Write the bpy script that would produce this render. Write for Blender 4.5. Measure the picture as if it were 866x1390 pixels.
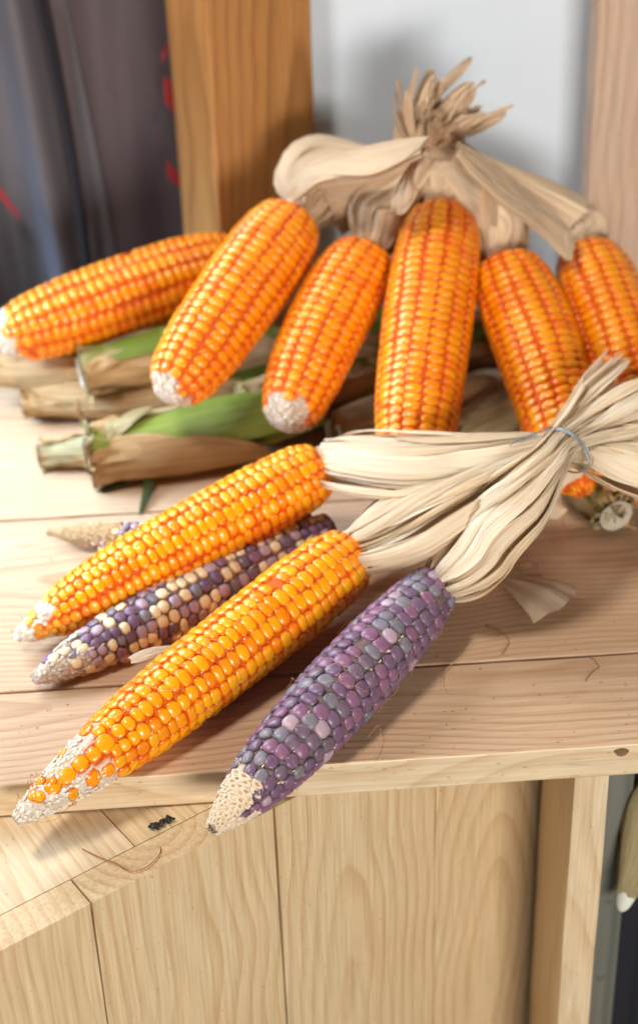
import bpy, math, random
import numpy as np
from mathutils import Vector, Matrix, noise as mnoise

for o in list(bpy.data.objects): bpy.data.objects.remove(o)
sc = bpy.context.scene
C = sc.collection
CM = 0.01

# ------------------------------------------------------------------ camera
FPX = 2400.0; PX0, PY0 = 433.0, 695.0
_d = np.array([560 - PX0, 4250 - PY0, FPX]); _d /= np.linalg.norm(_d)
_up = -_d
_y = np.array([0, 0, 1.0]) - _up * _up[2]; _y /= np.linalg.norm(_y)
_x = np.cross(_y, _up)
if _x[0] < 0: _x = -_x
_yaw = math.radians(2.5)
X_ = math.cos(_yaw) * _x + math.sin(_yaw) * _y
Y_ = math.cos(_yaw) * _y - math.sin(_yaw) * _x
RW = np.array([X_, Y_, _up])                      # camera (x right, y down, z forward) -> world
CAM = -RW @ (np.array([0, (1038 - PY0) / FPX, 1]) * 104.0)     # cm

cam_d = bpy.data.cameras.new('camera'); cam = bpy.data.objects.new('camera', cam_d); C.objects.link(cam)
_m = Matrix(((RW[0][0], -RW[0][1], -RW[0][2]), (RW[1][0], -RW[1][1], -RW[1][2]), (RW[2][0], -RW[2][1], -RW[2][2])))
cam.matrix_world = Matrix.Translation(Vector(CAM) * CM) @ _m.to_4x4()
cam_d.sensor_fit = 'VERTICAL'; cam_d.sensor_height = 36.0
cam_d.lens = FPX * 36.0 / 1390.0
cam_d.clip_start = 0.05; cam_d.clip_end = 60
cam_d.dof.use_dof = True; cam_d.dof.focus_distance = 1.03; cam_d.dof.aperture_fstop = 4.5
sc.camera = cam

def ray(px, py): return RW @ np.array([(px - PX0) / FPX, (py - PY0) / FPX, 1.0])
def Pz(px, py, z):
    v = ray(px, py); return CAM + v * ((z - CAM[2]) / v[2])
def Py(px, py, y):
    v = ray(px, py); return CAM + v * ((y - CAM[1]) / v[1])

# ------------------------------------------------------------------ light
w = bpy.data.worlds.new('World'); sc.world = w; w.use_nodes = True
w.node_tree.nodes['Background'].inputs[0].default_value = (0.80, 0.88, 1.0, 1)
w.node_tree.nodes['Background'].inputs[1].default_value = 0.05

def area(name, loc, target, size, power, col):
    l = bpy.data.lights.new(name, 'AREA'); l.shape = 'RECTANGLE'; l.size = size[0]; l.size_y = size[1]
    l.energy = power; l.color = col
    o = bpy.data.objects.new(name, l); C.objects.link(o)
    o.location = Vector(loc) * CM
    o.rotation_euler = (Vector(target) - Vector(loc)).to_track_quat('-Z', 'Y').to_euler()
    return o
area('back_left_light', (-80, 105, 95), (0, 18, 4), (0.8, 0.6), 20, (0.92, 0.97, 1.0))  # soft lamp added behind at left for cool key light and rim highlights
area('left_light', (-74, 34, 30), (-27, 35, 0), (0.4, 0.3), 2.2, (0.52, 0.74, 1.0)).data.spread = math.radians(50)
area('overhead_light', (-45, -8, 120), (0, 14, 0), (0.22, 0.22), 9.5, (1.0, 0.95, 0.88))
area('front_light', (45, -165, 40), (0, 0, -4), (0.7, 0.5), 27, (1.0, 0.94, 0.87))

sc.view_settings.view_transform = 'Standard'; sc.view_settings.look = 'None'
sc.view_settings.exposure = 0.20; sc.view_settings.gamma = 1.0; sc.view_settings.use_curve_mapping = False
sc.render.engine = 'CYCLES'
sc.cycles.use_denoising = True
sc.cycles.max_bounces = 8; sc.cycles.diffuse_bounces = 4; sc.cycles.transmission_bounces = 4
sc.cycles.sample_clamp_indirect = 6

# ------------------------------------------------------------------ helpers
rng = random.Random(7)
def tag(o, label, cat, group=None, kind=None):
    o['label'] = label; o['category'] = cat
    if group: o['group'] = group
    if kind: o['kind'] = kind
    return o
def thing(name, label, cat, loc=(0, 0, 0), group=None):
    o = bpy.data.objects.new(name, None); C.objects.link(o); o.location = Vector(loc) * CM
    o.empty_display_size = 0.02
    return tag(o, label, cat, group)
def mesh(name, verts, faces, mats, uv=None, attrs=None, mi=None, smooth=True):
    """verts in cm"""
    me = bpy.data.meshes.new(name)
    me.from_pydata([tuple(c * CM for c in v) for v in verts], [], faces)
    for m in (mats if isinstance(mats, (list, tuple)) else [mats]): me.materials.append(m)
    if mi is not None: me.polygons.foreach_set('material_index', mi)
    if smooth: me.polygons.foreach_set('use_smooth', [True] * len(me.polygons))
    if uv is not None:
        L = me.uv_layers.new(name='UVMap')
        idx = np.empty(len(me.loops), dtype=np.int32); me.loops.foreach_get('vertex_index', idx)
        L.data.foreach_set('uv', np.asarray(uv, dtype=np.float32)[idx].ravel())
    for k, vals in (attrs or {}).items():
        a = me.attributes.new(k, 'FLOAT', 'POINT'); a.data.foreach_set('value', np.asarray(vals, dtype=np.float32))
    me.update()
    return me
def part(name, me, parent=None, origin=None):
    """verts of me in world cm; parent an unrotated Empty (or child of one at the same place)"""
    o = bpy.data.objects.new(name, me); C.objects.link(o)
    if parent is not None:
        o.parent = parent
        base = parent
        off = Vector((0, 0, 0))
        while base is not None: off += base.location; base = base.parent
        me.transform(Matrix.Translation(-off))
    return o

# ------------------------------------------------------------------ node helpers
class NT:
    def __init__(s, name):
        s.m = bpy.data.materials.new(name); s.m.use_nodes = True
        s.t = s.m.node_tree; s.b = s.t.nodes['Principled BSDF']; s.out = s.t.nodes['Material Output']
    def n(s, typ, **kw):
        nd = s.t.nodes.new(typ)
        for k, v in kw.items():
            if k.startswith('i_'):
                nd.inputs[k[2:].replace('_', ' ')].default_value = v
            else: setattr(nd, k, v)
        return nd
    def l(s, a, b): s.t.links.new(a, b)
    def math(s, op, a, b=None, c=None, clamp=False):
        nd = s.t.nodes.new('ShaderNodeMath'); nd.operation = op; nd.use_clamp = clamp
        for i, v in enumerate((a, b, c)):
            if v is None: continue
            if isinstance(v, (int, float)): nd.inputs[i].default_value = v
            else: s.l(v, nd.inputs[i])
        return nd.outputs[0]
    def ramp(s, fac, stops):
        nd = s.t.nodes.new('ShaderNodeValToRGB'); e = nd.color_ramp.elements
        while len(e) < len(stops): e.new(0.5)
        for i, (p, c) in enumerate(stops):
            e[i].position = p; e[i].color = (*c, 1) if len(c) == 3 else c
        s.l(fac, nd.inputs[0]); return nd.outputs[0]
    def mix(s, fac, a, b, mode='MIX'):
        nd = s.t.nodes.new('ShaderNodeMix'); nd.data_type = 'RGBA'; nd.blend_type = mode
        for v, i in ((fac, 0), (a, 6), (b, 7)):
            if isinstance(v, (int, float)): nd.inputs[i].default_value = v
            elif isinstance(v, tuple): nd.inputs[i].default_value = (*v, 1)
            else: s.l(v, nd.inputs[i])
        return nd.outputs[2]
    def noise(s, vec, scale, detail=2.0, rough=0.5, out=0):
        nd = s.n('ShaderNodeTexNoise'); nd.inputs['Scale'].default_value = scale
        nd.inputs['Detail'].default_value = detail; nd.inputs['Roughness'].default_value = rough
        if vec is not None: s.l(vec, nd.inputs['Vector'])
        return nd.outputs[out]
    def mapping(s, vec, scale=(1, 1, 1), loc=(0, 0, 0)):
        nd = s.n('ShaderNodeMapping'); nd.inputs['Scale'].default_value = scale; nd.inputs['Location'].default_value = loc
        s.l(vec, nd.inputs['Vector']); return nd.outputs[0]
    def bump(s, h, strength, dist):
        nd = s.n('ShaderNodeBump'); nd.inputs['Strength'].default_value = strength; nd.inputs['Distance'].default_value = dist
        s.l(h, nd.inputs['Height']); s.l(nd.outputs[0], s.b.inputs['Normal'])
    def set(s, **kw):
        for k, v in kw.items():
            i = s.b.inputs[k.replace('_', ' ')]
            if isinstance(v, tuple) and len(v) == 3 and i.type == 'RGBA': v = (*v, 1)
            if hasattr(v, 'links') or isinstance(v, bpy.types.NodeSocket): s.l(v, i)
            else: i.default_value = v

def wood(name, light, dark, freq=230.0, contrast=0.8, rough=0.45, seed=0.0, tint=0.0):
    """pine: local X is the grain; rings round a pith that wanders along the board"""
    k = NT(name)
    tc = k.n('ShaderNodeTexCoord'); oi = k.n('ShaderNodeObjectInfo')
    sx = k.n('ShaderNodeSeparateXYZ'); k.l(tc.outputs['Object'], sx.inputs[0])
    x, y, z = sx.outputs
    rnd = k.math('ADD', k.math('MULTIPLY', oi.outputs['Random'], 37.0), seed)
    cx = k.n('ShaderNodeCombineXYZ'); k.l(k.math('MULTIPLY', x, 4.0), cx.inputs[0]); k.l(rnd, cx.inputs[1]); k.l(k.math('MULTIPLY', y, 3.0), cx.inputs[2])
    n1 = k.noise(cx.outputs[0], 1.0, 2.0)
    wob = k.math('MULTIPLY', k.math('SUBTRACT', n1, 0.5), 0.055)
    yy = k.math('ADD', k.math('SUBTRACT', y, k.math('MULTIPLY', k.math('SUBTRACT', oi.outputs['Random'], 0.5), 0.12)), wob)
    cz = k.n('ShaderNodeCombineXYZ'); k.l(k.math('MULTIPLY', x, 2.2), cz.inputs[0]); k.l(k.math('ADD', rnd, 9.0), cz.inputs[1])
    zz = k.math('ADD', k.math('ADD', z, 0.035), k.math('MULTIPLY', k.math('SUBTRACT', k.noise(cz.outputs[0], 1.0, 1.0), 0.5), 0.09))
    r = k.math('SQRT', k.math('ADD', k.math('MULTIPLY', yy, yy), k.math('MULTIPLY', zz, zz)))
    fine = k.n('ShaderNodeCombineXYZ'); k.l(k.math('MULTIPLY', x, 14.0), fine.inputs[0]); k.l(k.math('MULTIPLY', y, 420.0), fine.inputs[1]); k.l(k.math('MULTIPLY', z, 420.0), fine.inputs[2])
    fib = k.noise(fine.outputs[0], 1.0, 3.0, 0.6)
    nv = k.noise(k.mapping(tc.outputs['Object'], (9, 60, 60)), 1.0, 2.0)
    ph = k.math('FRACT', k.math('ADD', k.math('MULTIPLY', r, freq), k.math('MULTIPLY', nv, 0.32)))
    ring = k.ramp(ph, [(0, (0, 0, 0)), (0.45, (0.05,) * 3), (0.80, (0.75,) * 3), (0.90, (1, 1, 1)), (1.0, (0, 0, 0))])
    amt = k.math('MULTIPLY', ring, k.math('MULTIPLY', k.math('ADD', k.math('MULTIPLY', k.noise(k.mapping(tc.outputs['Object'], (3, 14, 14)), 1.0, 1.0), 1.3), 0.05), contrast))
    col = k.mix(amt, light, dark)
    blot = k.noise(k.mapping(tc.outputs['Object'], (7, 22, 22)), 1.0, 3.0)
    col = k.mix(k.math('MULTIPLY', k.math('SUBTRACT', blot, 0.35, clamp=True), 0.9, clamp=True), col, k.mix(1.0, col, (0.86, 0.72, 0.56), 'MULTIPLY'))
    col = k.mix(0.55, col, k.mix(1.0, col, k.ramp(fib, [(0.25, (0.62, 0.54, 0.45)), (0.7, (1.10, 1.10, 1.10))]), 'MULTIPLY'))
    speck = k.noise(k.mapping(tc.outputs['Object'], (160, 420, 420)), 1.0, 1.0)
    col = k.mix(k.math('MULTIPLY', k.math('GREATER_THAN', speck, 0.74), 0.35), col, (0.10, 0.05, 0.025))
    stain = k.noise(k.mapping(tc.outputs['Object'], (18, 55, 55), (3, 1, 2)), 1.0, 4.0, 0.7)
    col = k.mix(k.math('MULTIPLY', k.math('SUBTRACT', stain, 0.60, clamp=True), 3.0, clamp=True), col, k.mix(1.0, col, (0.62, 0.50, 0.40), 'MULTIPLY'))
    scr = k.noise(k.mapping(tc.outputs['Object'], (30, 700, 200), (1, 5, 2)), 1.0, 1.0)
    col = k.mix(k.math('MULTIPLY', k.math('GREATER_THAN', scr, 0.73), 0.25), col, (0.30, 0.16, 0.08))
    k.set(Base_Color=col, Roughness=k.math('ADD', k.math('MULTIPLY', fib, 0.25), rough - 0.08))
    k.bump(k.math('ADD', k.math('MULTIPLY', fib, 0.5), k.math('MULTIPLY', ring, -0.4)), 0.25, 0.0006)
    return k.m

PINE_TOP = wood('pine_top', (0.61, 0.42, 0.27), (0.36, 0.175, 0.075), 190, 0.65, 0.50)
PINE_FRONT = wood('pine_front', (0.76, 0.62, 0.42), (0.54, 0.32, 0.14), 150, 0.55, 0.42)  # paler pine; front light is put into this colour on the shelf edge
PINE_PANEL = wood('pine_panel', (0.73, 0.575, 0.355), (0.50, 0.28, 0.10), 125, 0.6, 0.45)
PINE_POST = wood('pine_post', (0.46, 0.22, 0.066), (0.22, 0.08, 0.022), 120, 0.8, 0.4)
PINE_PINK = wood('pine_pink', (0.66, 0.48, 0.36), (0.42, 0.24, 0.15), 110, 0.7, 0.5)

def kernel_mat(name, deep, mid, bright, rough=0.24, sss=0.25, lo=0.25, hi=0.8, mott=0.3, coat=0.0, bloom=None):
    k = NT(name)
    at = k.n('ShaderNodeAttribute', attribute_name='crown'); oi = k.n('ShaderNodeObjectInfo')
    tc = k.n('ShaderNodeTexCoord'); geo = k.n('ShaderNodeNewGeometry')
    n = k.noise(geo.outputs['Position'], 420.0, 2.0)
    big = k.noise(geo.outputs['Position'], 45.0, 1.0)
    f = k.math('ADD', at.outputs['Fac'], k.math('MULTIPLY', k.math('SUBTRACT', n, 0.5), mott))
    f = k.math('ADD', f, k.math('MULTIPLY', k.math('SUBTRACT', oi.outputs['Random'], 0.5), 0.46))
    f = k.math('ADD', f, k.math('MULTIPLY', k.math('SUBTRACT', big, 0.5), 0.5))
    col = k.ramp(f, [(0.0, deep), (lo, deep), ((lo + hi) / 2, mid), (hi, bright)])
    if bloom:
        col = k.mix(k.math('MULTIPLY', k.noise(geo.outputs['Position'], 190.0, 3.0, 0.7), bloom[3], clamp=True), col, bloom[:3])
    rgh = k.math('ADD', k.math('MULTIPLY', k.noise(geo.outputs['Position'], 260.0, 3.0, 0.65), 0.28), rough - 0.10)
    k.set(Base_Color=col, Roughness=rgh, Subsurface_Weight=sss, Subsurface_Radius=(1.0, 0.35, 0.1), Subsurface_Scale=0.0022 if sss < 0.3 else 0.0045,
          Specular_IOR_Level=0.4)
    if coat: k.set(Coat_Weight=coat, Coat_Roughness=0.06)
    k.bump(n, 0.08, 0.0005)
    return k.m
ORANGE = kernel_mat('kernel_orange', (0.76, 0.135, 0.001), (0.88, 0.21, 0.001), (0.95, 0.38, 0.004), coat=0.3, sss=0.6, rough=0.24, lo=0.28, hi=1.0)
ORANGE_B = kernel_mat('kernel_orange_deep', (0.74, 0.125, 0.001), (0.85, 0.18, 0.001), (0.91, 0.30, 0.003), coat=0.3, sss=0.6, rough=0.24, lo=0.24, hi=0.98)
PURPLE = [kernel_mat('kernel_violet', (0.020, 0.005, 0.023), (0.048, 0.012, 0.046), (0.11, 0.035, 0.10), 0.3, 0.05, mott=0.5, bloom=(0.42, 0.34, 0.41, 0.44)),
          kernel_mat('kernel_mauve', (0.055, 0.010, 0.04), (0.13, 0.03, 0.085), (0.20, 0.06, 0.14), 0.3, 0.05, mott=0.5, bloom=(0.44, 0.34, 0.40, 0.40)),
          kernel_mat('kernel_slate', (0.022, 0.013, 0.028), (0.055, 0.042, 0.07), (0.13, 0.11, 0.15), 0.33, 0.05, mott=0.6, bloom=(0.46, 0.42, 0.45, 0.5)),
          kernel_mat('kernel_lilac', (0.14, 0.07, 0.11), (0.26, 0.14, 0.21), (0.42, 0.28, 0.35), 0.33, 0.1, mott=0.6, bloom=(0.55, 0.46, 0.48, 0.4))]
DARKP = kernel_mat('kernel_aubergine', (0.016, 0.006, 0.016), (0.035, 0.012, 0.035), (0.09, 0.035, 0.08), 0.26, 0.03, mott=0.5, bloom=(0.44, 0.37, 0.41, 0.5))
CREAM = kernel_mat('kernel_cream', (0.45, 0.27, 0.12), (0.68, 0.49, 0.27), (0.80, 0.66, 0.42), 0.32, 0.15, mott=0.3)

def cob_mat(name, groove, bare, bare2):
    k = NT(name); at = k.n('ShaderNodeAttribute', attribute_name='bare'); geo = k.n('ShaderNodeNewGeometry')
    n = k.noise(geo.outputs['Position'], 700.0, 3.0, 0.7)
    col = k.mix(at.outputs['Fac'], groove, k.mix(k.ramp(n, [(0.35, (0, 0, 0)), (0.62, (1, 1, 1))]), bare2, bare))
    k.set(Base_Color=col, Roughness=0.75); k.bump(n, 0.8, 0.0015); return k.m
COB_O = cob_mat('cob_orange', (0.70, 0.115, 0.002), (0.80, 0.72, 0.62), (0.62, 0.47, 0.33))
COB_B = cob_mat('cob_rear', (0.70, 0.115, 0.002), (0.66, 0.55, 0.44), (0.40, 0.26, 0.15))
COB_P = cob_mat('cob_purple', (0.20, 0.13, 0.12), (0.74, 0.64, 0.50), (0.50, 0.36, 0.22))
COB_T = cob_mat('cob_tan', (0.30, 0.17, 0.09), (0.66, 0.46, 0.24), (0.45, 0.26, 0.11))

def chaff_mat(name, a, b):
    k = NT(name); geo = k.n('ShaderNodeNewGeometry'); at = k.n('ShaderNodeAttribute', attribute_name='crown')
    n = k.noise(geo.outputs['Position'], 900.0, 2.0)
    k.set(Base_Color=k.mix(k.math('ADD', k.math('MULTIPLY', at.outputs['Fac'], 0.8), k.math('MULTIPLY', n, 0.3), clamp=True), b, a), Roughness=0.8,
          Subsurface_Weight=0.1, Subsurface_Scale=0.002)
    return k.m
CHAFF_W = chaff_mat('chaff_white', (0.82, 0.76, 0.66), (0.70, 0.56, 0.42))
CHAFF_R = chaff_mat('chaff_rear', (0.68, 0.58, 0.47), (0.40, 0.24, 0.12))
CHAFF_P = chaff_mat('chaff_grey', (0.66, 0.58, 0.50), (0.40, 0.29, 0.22))
CHAFF_B = chaff_mat('chaff_brown', (0.56, 0.38, 0.20), (0.34, 0.17, 0.06))
CHAFF_T = chaff_mat('chaff_straw', (0.76, 0.64, 0.47), (0.46, 0.26, 0.11))

def husk_mat(name, light, mid, dark, trans=0.25, rough=0.55, green=None):
    k = NT(name); uv = k.n('ShaderNodeUVMap'); oi = k.n('ShaderNodeObjectInfo')
    off = k.n('ShaderNodeVectorMath', operation='ADD'); k.l(uv.outputs[0], off.inputs[0])
    cb = k.n('ShaderNodeCombineXYZ'); k.l(k.math('MULTIPLY', oi.outputs['Random'], 50.0), cb.inputs[2]); k.l(cb.outputs[0], off.inputs[1])
    v = off.outputs[0]
    fine = k.noise(k.mapping(v, (34, 0.9, 1)), 1.0, 3.0, 0.65)
    med = k.noise(k.mapping(v, (7, 1.0, 1)), 1.0, 3.0, 0.6)
    blot = k.noise(k.mapping(v, (2.2, 2.0, 1)), 1.0, 4.0, 0.6)
    f = k.math('ADD', k.math('MULTIPLY', fine, 0.5), k.math('MULTIPLY', med, 0.5))
    col = k.ramp(f, [(0.28, dark), (0.40, mid), (0.52, light)])
    col = k.mix(k.math('MULTIPLY', k.math('SUBTRACT', blot, 0.42, clamp=True), 1.7, clamp=True), col, mid)
    col = k.mix(1.0, col, k.ramp(oi.outputs['Random'], [(0, (0.88, 0.82, 0.74)), (0.5, (1, 1, 1)), (1, (1.05, 1.03, 1.0))]), 'MULTIPLY')
    if green:
        su = k.n('ShaderNodeSeparateXYZ'); k.l(uv.outputs[0], su.inputs[0])
        g = k.math('ADD', k.math('MULTIPLY', k.math('SUBTRACT', blot, 0.5), 1.1), su.outputs[1])
        gc = k.ramp(f, [(0.35, tuple(c * 0.6 for c in green[0])), (0.6, green[0])])
        col = k.mix(k.ramp(g, [(green[1], (0, 0, 0)), (green[2], (1, 1, 1))]), col, gc)
    k.set(Base_Color=col, Roughness=rough, Specular_IOR_Level=0.35)
    k.bump(k.math('ADD', fine, k.math('MULTIPLY', med, 0.7)), 0.8, 0.0015)
    tr = k.n('ShaderNodeBsdfTranslucent'); k.l(col, tr.inputs[0])
    mx = k.n('ShaderNodeMixShader'); mx.inputs[0].default_value = trans
    k.l(k.b.outputs[0], mx.inputs[1]); k.l(tr.outputs[0], mx.inputs[2]); k.l(mx.outputs[0], k.out.inputs[0])
    return k.m
HUSK = husk_mat('husk_cream', (0.95, 0.81, 0.61), (0.90, 0.70, 0.47), (0.68, 0.38, 0.14), 0.25)
HUSK_IN = husk_mat('husk_inner_shade', (0.80, 0.58, 0.34), (0.68, 0.42, 0.19), (0.50, 0.25, 0.08), 0.2)  # browner husk, so shadow between the strips comes from colour
HUSK_B = husk_mat('husk_tan_shaded', (0.90, 0.71, 0.50), (0.82, 0.60, 0.39), (0.52, 0.29, 0.13), 0.18)  # rear husks: tan copy of husk_cream with their shade put into the colour
HUSK_FRESH = husk_mat('husk_fresh_green', (0.30, 0.36, 0.06), (0.20, 0.28, 0.03), (0.11, 0.17, 0.012), 0.15, 0.4)
HUSK_BROWN = husk_mat('husk_brown', (0.62, 0.41, 0.20), (0.48, 0.28, 0.11), (0.24, 0.11, 0.04), 0.12)
HUSK_GREEN = husk_mat('husk_green', (0.44, 0.40, 0.15), (0.36, 0.31, 0.11), (0.26, 0.20, 0.06), 0.15, 0.4, ((0.21, 0.27, 0.02), 0.15, 1.3))
HUSK_OLIVE = husk_mat('husk_olive', (0.54, 0.45, 0.25), (0.44, 0.36, 0.17), (0.30, 0.24, 0.10), 0.15, 0.5)
HUSK_LEAF = husk_mat('leaf_dark_green', (0.07, 0.09, 0.02), (0.055, 0.06, 0.015), (0.04, 0.03, 0.01), 0.15, 0.5)

def plain(name, col, rough=0.6, metal=0.0, scale=0, var=0.25):
    k = NT(name)
    if scale:
        geo = k.n('ShaderNodeNewGeometry'); n = k.noise(geo.outputs['Position'], scale, 4.0)
        k.set(Base_Color=k.mix(n, tuple(c * (1 - var) for c in col), tuple(min(1, c * (1 + var)) for c in col)))
    else: k.set(Base_Color=col)
    k.set(Roughness=rough, Metallic=metal); return k.m
WALL = plain('painted_wall', (0.70, 0.78, 0.86), 0.6, 0, 14, 0.06)
WIRE = plain('galvanised_wire', (0.36, 0.41, 0.45), 0.45, 0.7)
SILK = plain('dry_silk', (0.60, 0.38, 0.18), 0.6, 0, 200, 0.4)
SILK_R = plain('red_silk', (0.33, 0.11, 0.04), 0.6, 0, 200, 0.4)
BLACK = plain('black_scrap', (0.012, 0.010, 0.009), 0.5, 0, 600, 0.5)
TWINE = plain('tan_twine', (0.42, 0.30, 0.19), 0.8, 0, 500, 0.3)
FLOOR = plain('concrete', (0.26, 0.25, 0.23), 0.9, 0, 8, 0.2)
REDP = plain('red_print', (0.30, 0.015, 0.02), 0.5)
TAPE_GAP = plain('black_tape_and_gap', (0.012, 0.012, 0.018), 0.5)  # also colours the black sheet that stands for the shaded gap
STALKW = plain('cut_stalk', (0.50, 0.44, 0.34), 0.7, 0, 260, 0.35)
WHITEB = plain('pale_stem', (0.74, 0.76, 0.68), 0.45, 0, 60, 0.1)
KNOTM = plain('wood_knot', (0.20, 0.11, 0.05), 0.6, 0, 300, 0.5)

def cloth_mat(name, a, b):
    k = NT(name); tc = k.n('ShaderNodeTexCoord')
    n = k.noise(k.mapping(tc.outputs['Object'], (30, 30, 4)), 1.0, 4.0, 0.6)
    m = k.noise(k.mapping(tc.outputs['Object'], (60, 60, 40)), 1.0, 3.0, 0.6)
    col = k.mix(n, a, b)
    col = k.mix(k.math('MULTIPLY', k.math('GREATER_THAN', m, 0.67), 0.3), col, (0.03, 0.03, 0.04))
    k.set(Base_Color=col, Roughness=0.55); return k.m
CLOTH_L = cloth_mat('tarp_blue_grey', (0.075, 0.07, 0.086), (0.15, 0.148, 0.17))
CLOTH_R = cloth_mat('tarp_plum_grey', (0.055, 0.040, 0.050), (0.10, 0.075, 0.088))
CLOTH_G = cloth_mat('sheet_green_grey', (0.10, 0.105, 0.085), (0.20, 0.20, 0.17))

# ------------------------------------------------------------------ boxes (planks)
def plank_mesh(name, L, W, T, m, bev=0.12, wob=0.03, seed=0):
    """board centred at its own origin, grain along local X, top at z=0; eased, slightly uneven edges"""
    r = random.Random(seed); nx = max(4, int(L / 3))
    prof = []
    h, t = W / 2, T
    for (cy, cz, a0) in ((h - bev, -bev, 0), (-h + bev, -bev, 90), (-h + bev, -t + bev, 180), (h - bev, -t + bev, 270)):
        for a in (0, 45, 90):
            an = math.radians(a0 + a); prof.append((cy + bev * math.cos(an), cz + bev * math.sin(an)))
    V, F = [], []; n = len(prof)
    for i in range(nx + 1):
        x = -L / 2 + L * i / nx
        s = 1.0 if 0 < i < nx else 1.0
        e1, e2 = r.uniform(-wob, wob), r.uniform(-wob, wob)
        for (py, pz) in prof: V.append((x, py + (e1 if py > 0 else e2), pz))
    for i in range(nx):
        for j in range(n):
            a = i * n + j; b = i * n + (j + 1) % n
            F.append((a, b, b + n, a + n))
    F.append(tuple(reversed(range(n)))); F.append(tuple(nx * n + j for j in range(n)))
    me = mesh(name, V, F, m, smooth=False)
    return me
def plank(name, parent, org, ex, ey, L, W, T, m, **kw):
    """org: world cm of the centre of the top face; ex grain direction, ey width direction (normal = ex x ey points out)"""
    me = plank_mesh(name, L, W, T, m, **kw)
    ex = Vector(ex).normalized(); ey = Vector(ey).normalized(); ez = ex.cross(ey)
    o = bpy.data.objects.new(name, me); C.objects.link(o); o.parent = parent
    M = Matrix((ex, ey, ez)).transposed().to_4x4(); M.translation = Vector(org) * CM - parent.location
    o.matrix_local = M
    return o

# ================================================================== SETTING
fl = bpy.data.objects.new('floor', mesh('floor', [(-600, -600, -78), (600, -600, -78), (600, 600, -78), (-600, 600, -78)], [(0, 1, 2, 3)], FLOOR)); C.objects.link(fl)
fl['kind'] = 'structure'
wl = bpy.data.objects.new('wall', None); C.objects.link(wl); wl.location = (0.27, 0.569, -0.78)
tag(wl, 'pale grey painted wall panel behind the hanging corn bunch', 'wall', kind='structure')
def boxmesh(name, x0, x1, y0, y1, z0, z1, m):
    V = [(x, y, z) for x in (x0, x1) for y in (y0, y1) for z in (z0, z1)]
    F = [(0, 1, 3, 2), (4, 6, 7, 5), (0, 4, 5, 1), (2, 3, 7, 6), (0, 2, 6, 4), (1, 5, 7, 3)]
    return mesh(name, V, F, m, smooth=False)
part('wall_panel', boxmesh('wall_panel', -6, 60, 56.2, 57.6, -77.6, 70, WALL), wl)

# shelf: three boards running along X
sh = thing('wooden_shelf', 'pale pine plank shelf that the corn ears lie on', 'shelf', (0, 20, -78))
for (y0, y1, sd, mt) in ((0.0, 8.42, 1, PINE_TOP), (8.62, 27.7, 2, PINE_TOP), (27.95, 49.5, 3, PINE_TOP)):
    o = plank('plank', sh, (-4, (y0 + y1) / 2, 0), (1, 0, 0), (0, 1, 0), 88, y1 - y0, 2.45, mt, seed=sd)
    if y0 == 0.0:
        o.data.materials.append(PINE_FRONT)  # front face of the same board coloured paler, as if lit
        for p in o.data.polygons:
            if p.normal.y < -0.75: p.material_index = 1
plank('post', sh, (16.45, 0.55, -40), (0, 0, 1), (-1, 0, 0), 74.8, 2.15, 9.6, PINE_FRONT, seed=5)
kn = mesh('knot', [(0, 0, 0)] + [(0.42 * math.cos(a) * (1 + .2 * math.sin(3 * a)), -0.05 if i % 2 else -0.03, 0.3 * math.sin(a)) for i, a in enumerate(np.linspace(0, 2 * math.pi, 13)[:-1])],
          [(0, 1 + (i + 1) % 12, 1 + i) for i in range(12)], KNOTM)
p_ = Py(843, 1021, -0.04); kn.transform(Matrix.Translation(Vector(p_) * CM)); part('knot', kn, sh)

# rear posts
ps = thing('wooden_post', 'orange brown varnished timber post left of the pale wall', 'post', (0, 54, -78))
a = math.radians(25)
ex, ey = (0, 0, 1), (-math.cos(a), -math.sin(a), 0)
plank('post_body', ps, (-0.3, 52.0, -4), ex, ey, 148, 8.8, 7.4, PINE_POST, seed=8, bev=0.25)
pp = thing('wooden_post', 'pinkish raw pine board standing right of the pale wall', 'post', (29, 54, -78))
plank('post_body', pp, (29.9, 50.0, -4), (0, 0, 1), (-1, 0, 0), 148, 10.2, 3.2, PINE_PINK, seed=9, bev=0.2)

# crate under the shelf, its face turned
cr = thing('wooden_crate', 'pale pine board crate under the shelf with vertical boards', 'crate', (0, 8, -78))
A_, C_ = Pz(0, 1290, -2.5), Pz(370, 1097, -2.5)
dv = Vector(C_ - A_); dv.z = 0; dv.normalize(); nv = Vector((dv.y, -dv.x, 0))      # nv: outward (towards the camera)
def s_at(px, py):                                   # position along the face of a pixel column
    best = None
    for s in np.arange(-40, 40, 0.02):
        p = Vector(C_) + dv * s; q = RW.T @ (np.array((p.x, p.y, -8.0)) - CAM); u = PX0 + FPX * q[0] / q[2]
        if best is None or abs(u - px) < best[0]: best = (abs(u - px), s)
    return best[1]
js = [-40, s_at(137, 0), s_at(378.5, 0), s_at(592, 0), 26.0]
for i in range(4):
    a0, a1 = js[i] + 0.05, js[i + 1] - 0.05
    if i == 1: a1 -= 0.06
    c = Vector(C_) + dv * ((a0 + a1) / 2); c.z = -40.0 - 0.012
    off = nv * (0.0, 0.0, 0.0, -0.08, 0.03)[i]
    plank('board', cr, c + off, (0, 0, 1), -dv, 74.9, a1 - a0, 2.3, PINE_PANEL, seed=20 + i, bev=0.07, wob=0.03)
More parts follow.
